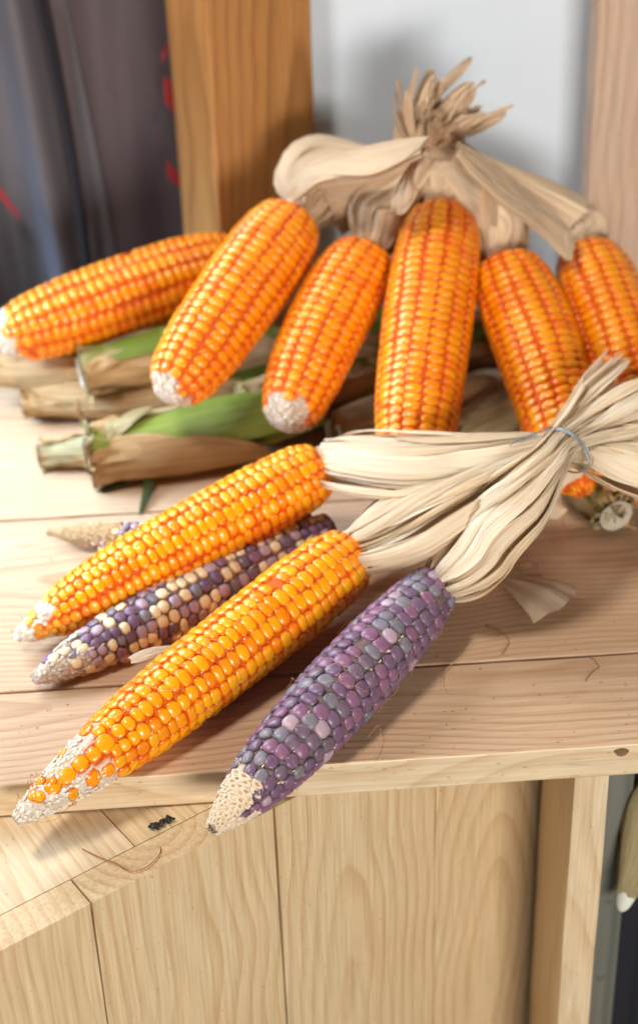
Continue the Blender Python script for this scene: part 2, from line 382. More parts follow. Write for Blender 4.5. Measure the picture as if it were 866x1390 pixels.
for i in range(3):                                  # boards of the top, running away from the face
    e0 = s_at(226, 0) - 0.2
    a0, a1 = ((-40, -20), (-20, e0), (e0, 26))[i]
    c = Vector(C_) + dv * ((a0 + a1) / 2) - nv * (2.36 + 12); c.z = -2.56
    plank('top_board', cr, c, -nv, -dv, 24, a1 - a0 - 0.06, 1.8, PINE_PANEL if i == 2 else PINE_FRONT, seed=30 + i, bev=0.05)

# hanging tarpaulin left
tp = thing('tarpaulin', 'dark plum and blue grey plastic sheet hanging behind the left end', 'tarpaulin', (-25, 62, -70))
def cloth(name, x0, x1, y, z0, z1, m, amp, fr, ph, lean=0.0, par=None, n=70):
    V, F, nz = [], [], 14
    for j in range(nz + 1):
        z = z0 + (z1 - z0) * j / nz
        for i in range(n + 1):
            x = x0 + (x1 - x0) * i / n
            yy = y + amp * math.sin(x * fr + ph + 0.02 * z) + amp * 0.5 * math.sin(x * fr * 2.3 + ph * 2 - z * 0.05) + 0.4 * amp * mnoise.noise((x * .3, z * .12, ph))
            V.append((x + lean * (z1 - z), yy, z))
    for j in range(nz):
        for i in range(n):
            a = j * (n + 1) + i; F.append((a, a + 1, a + n + 2, a + n + 1))
    return part(name, mesh(name, V, F, m), par)
cloth('sheet', -52, -16.2, 62.0, -60, 36, CLOTH_L, 1.3, 0.7, 0.3, 0.085, tp)
cloth('sheet', -17.2, -2, 63.5, -60, 36, CLOTH_R, 0.55, 0.55, 1.0, 0.04, tp, 40)
def strip(name, pts, wd, m, par, thick=0.25):
    V, F = [], []
    for i, p in enumerate(pts):
        for (dx, dy) in ((-wd, 0), (0, -thick), (wd, 0), (0, thick)): V.append((p[0] + dx, p[1] + dy, p[2]))
    for i in range(len(pts) - 1):
        for j in range(4): F.append((i * 4 + j, i * 4 + (j + 1) % 4, i * 4 + 4 + (j + 1) % 4, i * 4 + 4 + j))
    F.append((0, 1, 2, 3)); F.append(tuple(len(pts) * 4 - 4 + j for j in (3, 2, 1, 0)))
    return part(name, mesh(name, V, F, m, smooth=False), par)
strip('edge_tape', [Py(54 + 68 * t + 6 * math.sin(t * 3), -30 + 420 * t, 60.3) for t in np.linspace(0, 1, 8)], 0.42, TAPE_GAP, tp, 0.3)
for pts in ([(222, 105), (240, 110), (243, 160), (224, 140)], [(226, 217), (244, 238), (246, 256), (228, 240)], [(-3, 250), (26, 290), (26, 298), (-3, 264)],
            [(219, 75), (228, 55), (229, 66), (221, 86)]):
    q = [Py(u, v, 60.0) for u, v in pts]
    part('red_mark', mesh('red_mark', [tuple(p) for p in q] + [(p[0], p[1] + 0.1, p[2]) for p in q], [(0, 1, 2, 3), (7, 6, 5, 4), (0, 4, 5, 1), (1, 5, 6, 2), (2, 6, 7, 3), (3, 7, 4, 0)], REDP, smooth=False), tp)

# sheet behind the right post, under the shelf, and a black one standing for the shaded gap
gs = thing('ground_sheet', 'grey green plastic sheet hanging under the shelf beside the front post, with a black sheet standing for the shaded gap', 'plastic sheet', (24, 9, -70))
cloth('sheet', 16.0, 20.4, 5.0, -70, -3, CLOTH_G, 0.35, 1.6, 0.5, 0.0, gs, 24)
cloth('sheet', 20.2, 40, 11.0, -70, -3, TAPE_GAP, 0.5, 1.1, 0.5, 0.0, gs, 30)  # black sheet added where there is only a shaded gap

# ================================================================== CORN
def unit_kernel(seed, seg=12, sq=2.8, dent=0.0, jit=0.06, flat=0.5):
    r = random.Random(seed); V, A, F = [], [], []
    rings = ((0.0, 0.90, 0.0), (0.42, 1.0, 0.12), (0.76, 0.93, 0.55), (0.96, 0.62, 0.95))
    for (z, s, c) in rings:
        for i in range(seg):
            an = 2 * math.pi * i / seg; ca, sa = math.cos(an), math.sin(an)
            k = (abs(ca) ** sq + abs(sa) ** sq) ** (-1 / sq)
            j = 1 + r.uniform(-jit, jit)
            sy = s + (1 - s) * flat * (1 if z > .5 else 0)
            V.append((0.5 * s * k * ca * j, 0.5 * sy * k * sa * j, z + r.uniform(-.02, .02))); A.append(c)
    V.append((r.uniform(-.05, .05), r.uniform(-.05, .05), 1.02 - dent)); A.append(1.0)
    n = len(rings)
    for q in range(n - 1):
        for i in range(seg):
            a, b = q * seg + i, q * seg + (i + 1) % seg; F.append((a, b, b + seg, a + seg))
    for i in range(seg): F.append(((n - 1) * seg + i, (n - 1) * seg + (i + 1) % seg, len(V) - 1))
    return V, F, A
_kc = {}
def kernel_meshes(mat, sq, dent, flat=0.5):
    key = (mat.name, sq, dent, flat)
    if key not in _kc:
        _kc[key] = []
        for s in range(6):
            V, F, A = unit_kernel(s * 13 + 5, 12, sq, dent + (0.11 if s % 3 == 1 else 0), 0.075, flat)
            _kc[key].append(mesh('kernel', [tuple(c / CM for c in v) for v in V], F, mat, attrs={'crown': A}))   # unit size
    return _kc[key]

def interp(tab, t):
    return float(np.interp(t, [a for a, _ in tab], [b for _, b in tab]))
def frame_of(axis, ref=(0, 0, 1)):
    A = Vector(axis).normalized(); R_ = Vector(ref)
    S = A.cross(R_).normalized(); U_ = S.cross(A).normalized(); return A, S, U_

def corn(label, group, tip, butt, prof, rows, thick, mats, cobm, chaffm, bare=0.12, kh=0.55, wfill=0.95, tfill=0.93, sq=2.8, dent=0.03,
         spin=0.0, bend=(0, 0, 0), seed=1, jitter=0.05, tip_kernels=6, name='corn_ear', stag=0.5, chaff_extra=0, chooser=None, smallprob=0.0, edge=None, cups=False, pair=0.0, bigtip=0.0, flat=0.5, wavy=0.05):
    r = random.Random(seed)
    tip = Vector(tip); butt = Vector(butt); ax = butt - tip; L = ax.length
    A, S, U_ = frame_of(ax); bend = Vector(bend)
    def cen(t): return tip + ax * t + bend * math.sin(math.pi * t)
    root = thing(name, label, 'corn ear', cen(0.5) - Vector((0, 0, interp(prof, 0.5))), group)
    def pos(t, th, rad): return cen(t) + (S * math.cos(th) + U_ * math.sin(th)) * rad
    def nrm(t, th):
        e = 0.02; dr = (interp(prof, min(1, t + e)) - interp(prof, max(0, t - e))) / (2 * e * L)
        return ((S * math.cos(th) + U_ * math.sin(th)) - A * dr).normalized()
    # cob
    V, F, B = [], [], []; ns, nt = 40, 60
    edgef = lambda th: bare * (1 + 0.35 * math.sin(th * 2 + seed) + 0.2 * math.sin(5 * th + seed * 2))
    for i in range(nt + 1):
        t = i / nt
        for j in range(ns):
            th = 2 * math.pi * j / ns; rr = interp(prof, t)
            b = 1.0 if t < edgef(th) + bigtip * .9 else 0.0
            rad = rr - kh * 0.45 if not b else rr - 0.12 + 0.16 * mnoise.noise((t * L * 3.0, th * 4, seed))
            rad = max(rad, 0.12 + 0.1 * min(1, t * 20)); V.append(pos(t, th, rad)); B.append(b)
    for i in range(nt):
        for j in range(ns):
            a, b = i * ns + j, i * ns + (j + 1) % ns; F.append((a, b, b + ns, a + ns))
    F.append(tuple(reversed(range(ns)))); F.append(tuple(nt * ns + j for j in range(ns)))
    part('cob', mesh('cob', V, F, cobm, attrs={'bare': B}), root)
    # kernels
    K = []
    view = Vector(CAM)
    drift = [r.uniform(-.05, .05) for _ in range(rows)]
    for j in range(rows):
        th0 = spin + 2 * math.pi * (j + pair * (0.5 if j % 2 else -0.5)) / rows
        d = bare * L * r.uniform(0.5, 0.62) + (stag * thick if j % 2 else 0)
        while d < L * 0.985:
            t = d / L; rr = interp(prof, t)
            th = th0 + wavy * (math.sin(t * 4.5 + j * 0.45 + seed) + 0.5 * math.sin(t * 9 + j * 1.7 + seed * 2)) + r.uniform(-1, 1) * jitter * 0.6
            tk = thick * r.uniform(1 - jitter * 2, 1 + jitter * 2) * (0.85 + 0.15 * min(1, rr / 2))
            big = bigtip and t < bare + bigtip
            if big and j % 2: d += tk; continue
            if big: tk *= 1.35
            if t >= edgef(th) * 0.92 and r.random() > 0.004:
                wdt = 2 * math.pi * rr / rows * wfill * r.uniform(1 - jitter, 1 + jitter)
                if big: wdt = min(wdt * 1.75, tk * 1.15)
                K.append((t, th, rr, wdt, tk * tfill, kh * r.uniform(0.92, 1.08) * min(1.0, 0.55 + rr / 3)))
            d += tk
    for q in range(tip_kernels):
        t = r.uniform(0.03, bare * 0.95); th = r.uniform(0, 2 * math.pi) if q % 2 else math.radians(r.uniform(-10, 190)); rr = interp(prof, t) + 0.05
        K.append((t, th, rr, thick * 0.95, thick * 0.95, kh * 0.7))
    # rounded butt rows
    items = []
    for (t, th, rr, wdt, tk, hh) in K:
        N = nrm(t, th); T = (-S * math.sin(th) + U_ * math.cos(th)); T = (T - N * T.dot(N)).normalized(); Y = N.cross(T)
        p = pos(t, th, rr) - N * hh
        tilt = r.uniform(-.10, .10); N2 = (N + T * r.uniform(-.06, .06) + Y * tilt).normalized(); T2 = (T - N2 * T.dot(N2)).normalized(); Y2 = N2.cross(T2)
        face = N.dot((view - p).normalized())
        m = chooser(r, t, th) if chooser else 0
        items.append((face, p, T2, Y2, N2, wdt, tk, hh, m))
    items.sort(key=lambda i: -i[0])
    shown = [i for i in items[:300] if i[0] > -0.2]; rest = items[len(shown):]
    loc = root.location
    for (face, p, T, Y, N, wdt, tk, hh, m) in shown:
        o = bpy.data.objects.new('kernel', r.choice(kernel_meshes(mats[m], sq, dent, flat))); C.objects.link(o); o.parent = root
        M = Matrix((T * wdt * CM, Y * tk * CM, N * hh * CM)).transposed().to_4x4(); M.translation = p * CM - loc
        o.matrix_local = M
    if rest:
        KV, KF, KA = unit_kernel(3, 8, sq, dent); V, F, At, MI = [], [], [], []
        for (face, p, T, Y, N, wdt, tk, hh, m) in rest:
            b = len(V)
            V += [p + T * (v[0] * wdt) + Y * (v[1] * tk) + N * (v[2] * hh) for v in KV]; At += KA
            F += [tuple(b + i for i in f) for f in KF]; MI += [m] * len(KF)
        o = part('kernel', mesh('kernel', V, F, mats, attrs={'crown': At}, mi=MI), root); o['kind'] = 'stuff'
    # chaff: small papery scales on the bare tip and between the kernels
    V, F, At = [], [], []
    nch = int(420 * bare / 0.15) if bare > 0.02 else 0
    CV, CF, CA = unit_kernel(9, 6, 2.0, 0.0, 0.25)
    def scale_at(t, th, sx, sy, sz, lift=0.0):
        N = nrm(t, th); T = (-S * math.sin(th) + U_ * math.cos(th)); T = (T - N * T.dot(N)).normalized(); Y = N.cross(T)
        N2 = (N + T * r.uniform(-.5, .5) + Y * r.uniform(-.2, .6)).normalized(); T2 = (T - N2 * T.dot(N2)).normalized(); Y2 = N2.cross(T2)
        p = pos(t, th, max(0.1, interp(prof, t) - 0.12 + lift)); b = len(V)
        V.extend([p + T2 * (v[0] * sx) + Y2 * (v[1] * sy) + N2 * (v[2] * sz) for v in CV]); At.extend(CA); F.extend([tuple(b + i for i in f) for f in CF])
    if cups:                                        # empty sockets in rows
        nr = 13
        for i in range(int(bare * L / 0.30) + 2):
            for j in range(nr):
                t = (0.10 + i * 0.30) / L; th = 2 * math.pi * (j + 0.5 * (i % 2) + r.uniform(-.22, .22)) / nr; t += r.uniform(-.08, .08) / L
                if t > edgef(th) * 1.08: continue
                rr = interp(prof, t); N = nrm(t, th); T = (-S * math.sin(th) + U_ * math.cos(th)); T = (T - N * T.dot(N)).normalized(); Y = N.cross(T)
                p = pos(t, th, max(0.1, rr - 0.14)); wd = 2 * math.pi * rr / nr * 0.56; b = len(V); sg = 8
                for (s, z, c) in ((1.15, 0.0, .8), (1.0, 0.13, 1.0), (0.62, 0.15, 0.8), (0.35, 0.02, 0.0)):
                    for q in range(sg):
                        an = 2 * math.pi * q / sg; V.append(p + T * (math.cos(an) * wd * s * r.uniform(.75, 1.2)) + Y * (math.sin(an) * 0.19 * s) + N * (z * r.uniform(.3, 1.5))); At.append(c)
                for k in range(3):
                    for q in range(sg):
                        a_, c_ = b + k * sg + q, b + k * sg + (q + 1) % sg; F.append((a_, c_, c_ + sg, a_ + sg))
                F.append(tuple(b + 3 * sg + q for q in range(sg)))
    else:
        for _ in range(nch):
            t = max(0.004, r.random() ** 0.8 * bare * 1.15); th = r.uniform(0, 2 * math.pi)
            if t > edgef(th) * 1.08: continue
            scale_at(t, th, r.uniform(.14, .34), r.uniform(.20, .50), r.uniform(.04, .13))
    for _ in range(chaff_extra):
        t = r.uniform(bare, 0.99); th = (spin + 2 * math.pi * (r.randrange(rows) + 0.5) / rows) if edge is None else r.gauss(edge, 0.5)
        scale_at(t, th, r.uniform(.05, .12), r.uniform(.18, .42), r.uniform(.06, .22), lift=-0.10)
    if V:
        o = part('chaff', mesh('chaff', V, F, chaffm, attrs={'crown': At}), root); o['kind'] = 'stuff'
    root['_'] = 0; del root['_']
    return root, cen, (A, S, U_), pos

PROF_F1 = [(0, .36), (.03, .75), (.10, 1.22), (.2, 1.80), (.32, 2.24), (.45, 2.46), (.6, 2.52), (.8, 2.62), (.92, 2.45), (.97, 2.1), (1, 1.3)]
PROF_F3 = [(0, .35), (.04, .75), (.10, 1.25), (.16, 1.85), (.26, 2.22), (.4, 2.48), (.6, 2.58), (.82, 2.52), (.93, 2.3), (.98, 1.9), (1, 1.3)]
PROF_F2 = [(0, .45), (.05, .95), (.12, 1.5), (.2, 1.9), (.32, 2.22), (.5, 2.45), (.7, 2.4), (.86, 2.1), (.95, 1.75), (1, 1.2)]
PROF_F4 = [(0, .4), (.06, .95), (.14, 1.35), (.24, 1.75), (.4, 2.0), (.6, 2.05), (.85, 1.9), (1, 1.3)]
PROF_B = [(0, .75), (.02, 1.3), (.055, 2.0), (.12, 2.5), (.28, 2.95), (.55, 3.15), (.75, 3.15), (.88, 2.9), (.95, 2.5), (1, 1.6)]

F_GROUP, B_GROUP = 'ears of corn tied by wire in the front bunch', 'ears of corn tied in the rear bunch'
E = {}
E['F1'] = corn('orange corn ear in front with white tip overhanging the shelf edge', F_GROUP, Pz(22, 1114, 0.6), Pz(484, 748, 4.0), PROF_F1, 14, 0.72, [ORANGE], COB_O, CHAFF_W,
               bare=0.17, kh=0.52, wfill=1.07, tfill=1.09, bigtip=.055, seed=3, spin=0.2, jitter=0.07, tip_kernels=10, chaff_extra=40, stag=0.35, dent=-0.04)
E['F2'] = corn('purple corn ear with pale pitted tip at the shelf edge', F_GROUP, Pz(290, 1124, 0.7), Pz(602, 786, 3.2), PROF_F2, 14, 0.92, PURPLE + [DARKP], COB_P, CHAFF_T,
               bare=0.115, kh=0.54, wfill=1.05, tfill=1.02, flat=0.3, seed=5, spin=0.1, jitter=0.07, tip_kernels=0, chaff_extra=130, sq=2.6, dent=-0.02, cups=True,
               chooser=lambda r, t, th: r.choices([0, 1, 2, 3, 4], [.34, .27, .20, .07, .12])[0])
E['F3'] = corn('orange corn ear with bare tip reaching the left front of the shelf', F_GROUP, Pz(22, 866, 1.3), Pz(440, 632, 6.2), PROF_F3, 14, 0.65, [ORANGE], COB_O, CHAFF_W,
               bare=0.10, kh=0.52, wfill=1.05, tfill=1.06, seed=11, spin=0.35, jitter=0.06, tip_kernels=10, chaff_extra=10, stag=0.5, dent=-0.03)
E['F4'] = corn('mottled purple and cream corn ear squeezed between two orange ears', None, Pz(46, 922, 1.0), Pz(446, 716, 2.2), PROF_F4, 13, 0.78, PURPLE + [DARKP, CREAM], COB_P, CHAFF_P,
               bare=0.15, kh=0.56, wfill=0.99, tfill=0.97, flat=0.2, seed=21, spin=0.0, jitter=0.08, tip_kernels=7, chaff_extra=160, sq=2.8,
               chooser=lambda r, t, th: r.choices([0, 1, 2, 3, 4, 5], [.12, .10, .08, .26, .06, .38])[0])
E['F5'] = corn('small bare tan cob tip poking out behind the orange ear', None, Pz(66, 722, 1.0), Pz(330, 745, 1.7), [(0, .12), (.1, .55), (.25, .95), (.5, 1.3), (1, 1.5)], 12, 0.6, [DARKP, PURPLE[3], CREAM], COB_T, CHAFF_B,
               bare=0.34, kh=0.5, wfill=0.95, seed=31, tip_kernels=0, cups=True, chooser=lambda r, t, th: r.choice([0, 1, 2, 2]))
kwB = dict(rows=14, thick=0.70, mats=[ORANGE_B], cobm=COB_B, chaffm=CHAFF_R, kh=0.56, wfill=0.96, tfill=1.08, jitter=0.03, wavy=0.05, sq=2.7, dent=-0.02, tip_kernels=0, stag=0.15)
E['B0'] = corn('orange corn ear lying apart at the far left on dry husks', None, Pz(-6, 462, 7.2), Pz(330, 352, 9.6), PROF_B, bare=0.06, bend=(0, 0, .15), seed=41, spin=.1, **{**kwB, 'thick': 0.72, 'tip_kernels': 2})
E['B1'] = corn('fat orange corn ear at the left of the rear bunch', B_GROUP, Pz(226, 541, 8.2), Pz(402, 292, 15.5), PROF_B, bare=0.04, bend=(.2, 0, .35), seed=42, spin=.3, **kwB)
E['B2'] = corn('orange corn ear with large white tip second from left in the rear bunch', B_GROUP, Pz(384, 580, 6.4), Pz(500, 338, 13.6), [(a, b * .93) for a, b in PROF_B], bare=0.075, bend=(-.3, 0, .2), seed=43, spin=.0, **kwB)
E['B3'] = corn('tall upright orange corn ear in the centre of the rear bunch', B_GROUP, Pz(556, 670, 4.0), Pz(604, 282, 16.0), [(a, b * 1.03) for a, b in PROF_B], bare=0.05, bend=(-.25, 0, .1), seed=44, spin=.22, **{**kwB, 'thick': .64})
E['B4'] = corn('orange corn ear passing under the wire tie of the front bunch', B_GROUP, Pz(790, 668, 3.4), Pz(682, 352, 13.2), PROF_B, bare=0.0, bend=(.35, 0, .2), seed=45, spin=.4, **{**kwB, 'thick': .64})
E['B5'] = corn('orange corn ear at the far right of the rear bunch', B_GROUP, Pz(905, 690, 3.4), Pz(793, 338, 12.6), PROF_B, bare=0.05, bend=(.3, 0, .1), seed=46, spin=.15, **kwB)

# ================================================================== HUSKS
def catmull(P, s):
    n = len(P) - 1; x = min(max(s, 0), 1) * n; i = min(int(x), n - 1); f = x - i
    p0, p1, p2, p3 = P[max(i - 1, 0)], P[i], P[i + 1], P[min(i + 2, n)]
    return 0.5 * ((2 * p1) + (p2 - p0) * f + (2 * p0 - 5 * p1 + 4 * p2 - p3) * f * f + (3 * p1 - p0 - 3 * p2 + p3) * f ** 3)
class Bundle:
    """a tube of husk leaves: control points (position, half width, half height)"""
    def __init__(s, ctrl, ref=(0, 0, 1)):
        s.P = [np.array([*c[0], c[1], c[2]], dtype=float) for c in ctrl]; s.ref = Vector(ref)
    def at(s, q):
        c = catmull(s.P, q); d = catmull(s.P, min(1, q + .01))[:3] - catmull(s.P, max(0, q - .01))[:3]
        T = Vector(d).normalized(); S = T.cross(s.ref).normalized(); U_ = S.cross(T)
        return Vector(c[:3]), max(c[3], .1), max(c[4], .08), T, S, U_
    def leaf(s, th0, wid, s0, s1, rad=1.0, drift=0.0, pleat=0.1, npl=3, r=None, nS=36, nU=10, tip=0.3, fray=(0, 0, 0), curl=0.0, base=0.5, wig=0.06, jag=0.0, flare=0.0, sep=0.0, bow=1.6, tailw=0.0):
        V, UV, F = [], [], []; ph = r.uniform(0, 9); se = r.uniform(0, 99); ph2 = r.uniform(0, 9)
        for i in range(nS + 1):
            k = i / nS; q = s0 + (s1 - s0) * k
            c, a, b, T, S, U_ = s.at(q)
            wd = wid * min(1, base + (1 - base) * min(1, k / 0.12)) * (1 if k < 1 - tip else max(.08, math.sqrt(max(0, (1 - k) / max(tip, 1e-3)))))
            wd *= 1 + tailw * min(1, max(0, (k - .68) / .2))
            th = th0 + drift * k + wig * math.sin(k * 6 + ph)
            fr = Vector(fray) * max(0, k - 0.45) ** 1.6
            for j in range(nU + 1):
                u = j / nU * 2 - 1; an = th + u * wd / 2
                if jag:
                    c, a, b, T, S, U_ = s.at(q + jag * max(0, 1 - k * 4) * (mnoise.noise((u * 4.5 + se, 3.1, se)) + .5 * mnoise.noise((u * 13 + se, 1.1, se))))
                fu = npl * (u * .5 + .5) + ph + 0.25 * math.sin(k * 5 + ph2); fu -= math.floor(fu)
                pl = pleat * (abs(fu - .5) * 4 - 1) * (.6 + .4 * math.sin(k * 4 + ph2)) + 1.1 * pleat * mnoise.noise((u * 2.2 + se, k * 3.5, se)) + 0.7 * pleat * mnoise.noise((u * 6 + se, k * 11, se))
                rr = rad * (1 + flare * max(0, 1 - k * 5) ** 1.5 * (.6 + .8 * math.sin(u * 3 + ph)) + sep * math.sin(math.pi * min(1, k * bow)) + 0.10 * mnoise.noise((k * 3 + se, u * .7, se))) 
                m = min(a, b) ; off = pl * (0.35 + 0.65 * min(1, m / 1.2))
                p = c + S * math.cos(an) * (a * rr + off) + U_ * math.sin(an) * (b * rr + off) + fr + U_ * (curl * u * u * min(1, k * 3))
                V.append(p); UV.append((j / nU * wid * 1.1, k * 3 + 0.0))
        for i in range(nS):
            for j in range(nU):
                A = i * (nU + 1) + j; F.append((A, A + 1, A + nU + 2, A + nU + 1))
        return V, F, UV

def add_leaf(parent, B, m, name='husk_leaf', **kw):
    V, F, UV = B.leaf(**kw); return part(name, mesh(name, V, F, m, uv=UV), parent)

# ---- front bunch: three bundles meeting under the wire
TIE = Pz(757, 612, 9.5)
def V3(a): return np.array(a, dtype=float)
r = random.Random(77)
def front_bundle(root, pts, nwide, nstrip, sd, tails, pleat=0.09, wrange=(0.35, 0.8)):
    r = random.Random(sd); B = Bundle(pts); tie_q = tails
    for i in range(7):                              # inner leaves, shadow of the gaps put into their tan
        th = 2 * math.pi * i / 7
        add_leaf(root, B, HUSK_IN, th0=th, wid=1.5, s0=0.0, s1=min(1, tie_q + .25), rad=.74, pleat=pleat, npl=4, r=r, nU=14, nS=36, tip=0.12)
    for i in range(nwide):                          # broad leaves, close to the core
        th = math.radians(-20) + math.radians(220) * (i + r.uniform(.2, .8)) / nwide
        add_leaf(root, B, HUSK, th0=th, wid=r.uniform(.9, 1.5), s0=0.0, s1=min(1, tie_q + r.uniform(.10, .3)), rad=r.uniform(.82, .96), pleat=pleat * 1.6, npl=r.choice([3, 4, 5]), r=r, nU=20, nS=48, tip=0.12, drift=r.uniform(-.3, .3), wig=.12)
    for i in range(nstrip):
        th = math.radians(-55) + math.radians(290) * (i + r.uniform(0, 1)) / nstrip
        end = min(1.0, r.uniform(tie_q + .22, 1.15)); st = r.uniform(0, .04) if r.random() < .75 else r.uniform(.05, .3)
        add_leaf(root, B, HUSK, th0=th, wid=r.uniform(*wrange), s0=st, s1=end, rad=r.uniform(.86, 1.12), sep=r.uniform(-.10, .42), tailw=.5, bow=r.uniform(1.5, 2.2), pleat=pleat * r.uniform(.6, 1.3), npl=r.choice([1, 2, 3, 4]), r=r, nU=10, nS=48,
                 tip=r.uniform(.06, .25), drift=r.uniform(-.6, .6), fray=(r.uniform(-1, 1.5), r.uniform(-1.5, 1.5), r.uniform(-.8, 1.6)), wig=r.uniform(.05, .25), curl=r.uniform(-.12, .12), base=r.uniform(.3, .8))
# F3: broad, long
front_bundle(E['F3'][0], [(Pz(438, 624, 6.3), 1.5, 1.2), (Pz(478, 628, 6.8), 2.25, 1.5), (Pz(560, 634, 7.6), 2.5, 1.5), (Pz(650, 626, 8.4), 2.0, 1.3), (Pz(722, 612, 9.2), 1.2, 1.0), (Pz(757, 610, 9.5), .95, .8),
             (Pz(800, 612, 9.5), 2.0, .9), (Pz(850, 622, 9.2), 3.4, 1.2), (Pz(915, 634, 8.6), 4.6, 1.4)], 7, 22, 101, 5 / 8, wrange=(.25, .9), pleat=0.12)
# F1
front_bundle(E['F1'][0], [(Pz(468, 752, 3.9), 1.4, 1.1), (Pz(505, 740, 4.6), 2.0, 1.5), (Pz(570, 704, 6.0), 2.45, 1.5), (Pz(650, 664, 7.6), 2.0, 1.3), (Pz(715, 630, 8.9), 1.2, 1.0), (Pz(757, 612, 9.4), 1.0, .9),
             (Pz(802, 596, 9.6), 2.2, .9), (Pz(850, 590, 9.6), 3.8, 1.1), (Pz(915, 582, 9.4), 5.2, 1.3)], 4, 34, 102, 5 / 8, wrange=(.16, .55), pleat=.11)
# F2: over the others
front_bundle(E['F2'][0], [(Pz(596, 794, 3.2), 1.5, 1.2), (Pz(618, 774, 4.1), 2.25, 1.6), (Pz(655, 730, 6.0), 2.5, 1.5), (Pz(700, 680, 8.3), 2.2, 1.3), (Pz(738, 634, 10.0), 1.4, 1.0), (Pz(764, 604, 10.6), 1.1, .9),
             (Pz(800, 580, 10.6), 2.1, .9), (Pz(845, 558, 10.6), 3.6, 1.1), (Pz(905, 532, 10.2), 5.0, 1.2)], 3, 42, 103, 5 / 8, wrange=(.13, .42), pleat=0.10)

def tube(name, pts, rad, m, parent=None, seg=6, taper=False):
    V, F = [], []; n = len(pts)
    pts = [Vector(p) for p in pts]
    T0 = None
    for i, p in enumerate(pts):
        T = (pts[min(i + 1, n - 1)] - pts[max(i - 1, 0)]).normalized()
        if T0 is None: S = T.orthogonal().normalized()
        else: S = (S - T * S.dot(T)).normalized()
        T0 = T; U_ = T.cross(S)
        rr = rad * (1 - 0.8 * i / (n - 1)) if taper else rad
        for j in range(seg):
            a = 2 * math.pi * j / seg; V.append(p + S * rr * math.cos(a) + U_ * rr * math.sin(a))
    for i in range(n - 1):
        for j in range(seg):
            a, b = i * seg + j, i * seg + (j + 1) % seg; F.append((a, b, b + seg, a + seg))
    F.append(tuple(reversed(range(seg)))); F.append(tuple((n - 1) * seg + j for j in range(seg)))
    me = mesh(name, V, F, m)
    if parent == 0: return V, F
    return part(name, me, parent)

# wire round the neck
wt = thing('wire_tie', 'thin twisted grey wire tied round the pale front husks', 'wire', TIE)
c0 = Vector(Pz(766, 612, 10.2)); td = Vector(Pz(810, 575, 10.2) - Pz(722, 640, 9.6)).normalized(); sd = td.cross(Vector((0, 0, 1))).normalized(); ud = sd.cross(td)
def loop_pt(a, k): return c0 + td * (0.16 * k + .08 * math.sin(2 * a + k)) + sd * ((1.78 + .05 * k) * math.cos(a)) + ud * ((1.50 + .05 * k) * math.sin(a))
for k in (0, 1):
    tube('wire_loop', [loop_pt(a, k) for a in np.linspace(0, 2 * math.pi, 41)], 0.045, WIRE, wt)
kn_ = loop_pt(math.radians(128), 1)
lft = Vector(Pz(690, 603, 12.2)) - kn_
for k in (0, 1):
    tube('wire_end', [kn_ + lft * t + Vector((0, 0, .05 * math.sin(t * 16 + k * math.pi) + 0.12 - .3 * k * t)) + Vector((0, .05 * math.cos(t * 16 + k * math.pi) + (.30 * t * t * (1 if k else -1)), 0)) for t in np.linspace(0, 1 - .08 * k, 26)], 0.04, WIRE, wt)

# ---- rear bunch
TIEB = Py(596, 196, 44.5)
RB = dict(B1=((412, 292, 15.0), 2.5), B2=((506, 335, 13.4), 2.1), B3=((604, 280, 15.9), 1.8), B4=((684, 350, 13.2), 1.8), B5=((790, 340, 12.6), 1.4))
for i, (key, (pz, wd)) in enumerate(RB.items()):
    root = E[key][0]; r = random.Random(200 + i)
    b = Vector(Pz(*pz)); ax = E[key][2][0]; t = Vector(TIEB) + Vector((r.uniform(-.5, .5), r.uniform(-.4, .1), r.uniform(-.3, .2)))
    out = b + ax * 2.6; mid = out.lerp(t, 0.5) + Vector((0, 0, {'B1': -.6, 'B2': -.6, 'B5': .2}.get(key, -.3)))
    out.y = min(out.y, 48.0)
    tail = [t + Vector((r.uniform(-1.0, 1.4), r.uniform(-.8, .2), 2.0)), t + Vector((r.uniform(-1.6, 3.0), r.uniform(-1.2, .2), 4.8))]
    B = Bundle([(b - ax * 1.3, .8, .8), (b + ax * .3, 1.25, 1.1), (out, wd * 1.0, 1.5), (mid, wd * .68, 1.15), (t, .9, .8), (tail[0], 1.35, .9), (tail[1], 2.2, 1.3)], ref=(0, -1, 0.3))
    for q in range(5):
        add_leaf(root, B, HUSK_B, th0=r.uniform(0, 6.28), wid=r.uniform(1.6, 2.4), s0=0.0, s1=r.uniform(.66, .8), rad=r.uniform(.85, 1.0), pleat=.20, npl=4, r=r, nU=24, nS=34, tip=.2, drift=r.uniform(-.4, .4), wig=.15)
    for q in range(22):
        add_leaf(root, B, HUSK_B, th0=6.28 * q / 22 + r.uniform(-.2, .2), wid=r.uniform(.4, 1.2), s0=r.uniform(0, .08), s1=r.uniform(.8, 1.0), sep=r.uniform(-.15, .55), tailw=.45, rad=r.uniform(.8, 1.1), pleat=.18, npl=3, r=r, nU=14, nS=34,
                 tip=r.uniform(.12, .3), drift=r.uniform(-.5, .5), fray=(r.uniform(-4, 6), r.uniform(-2.0, .2), r.uniform(-3.0, 2.0)), wig=.25)
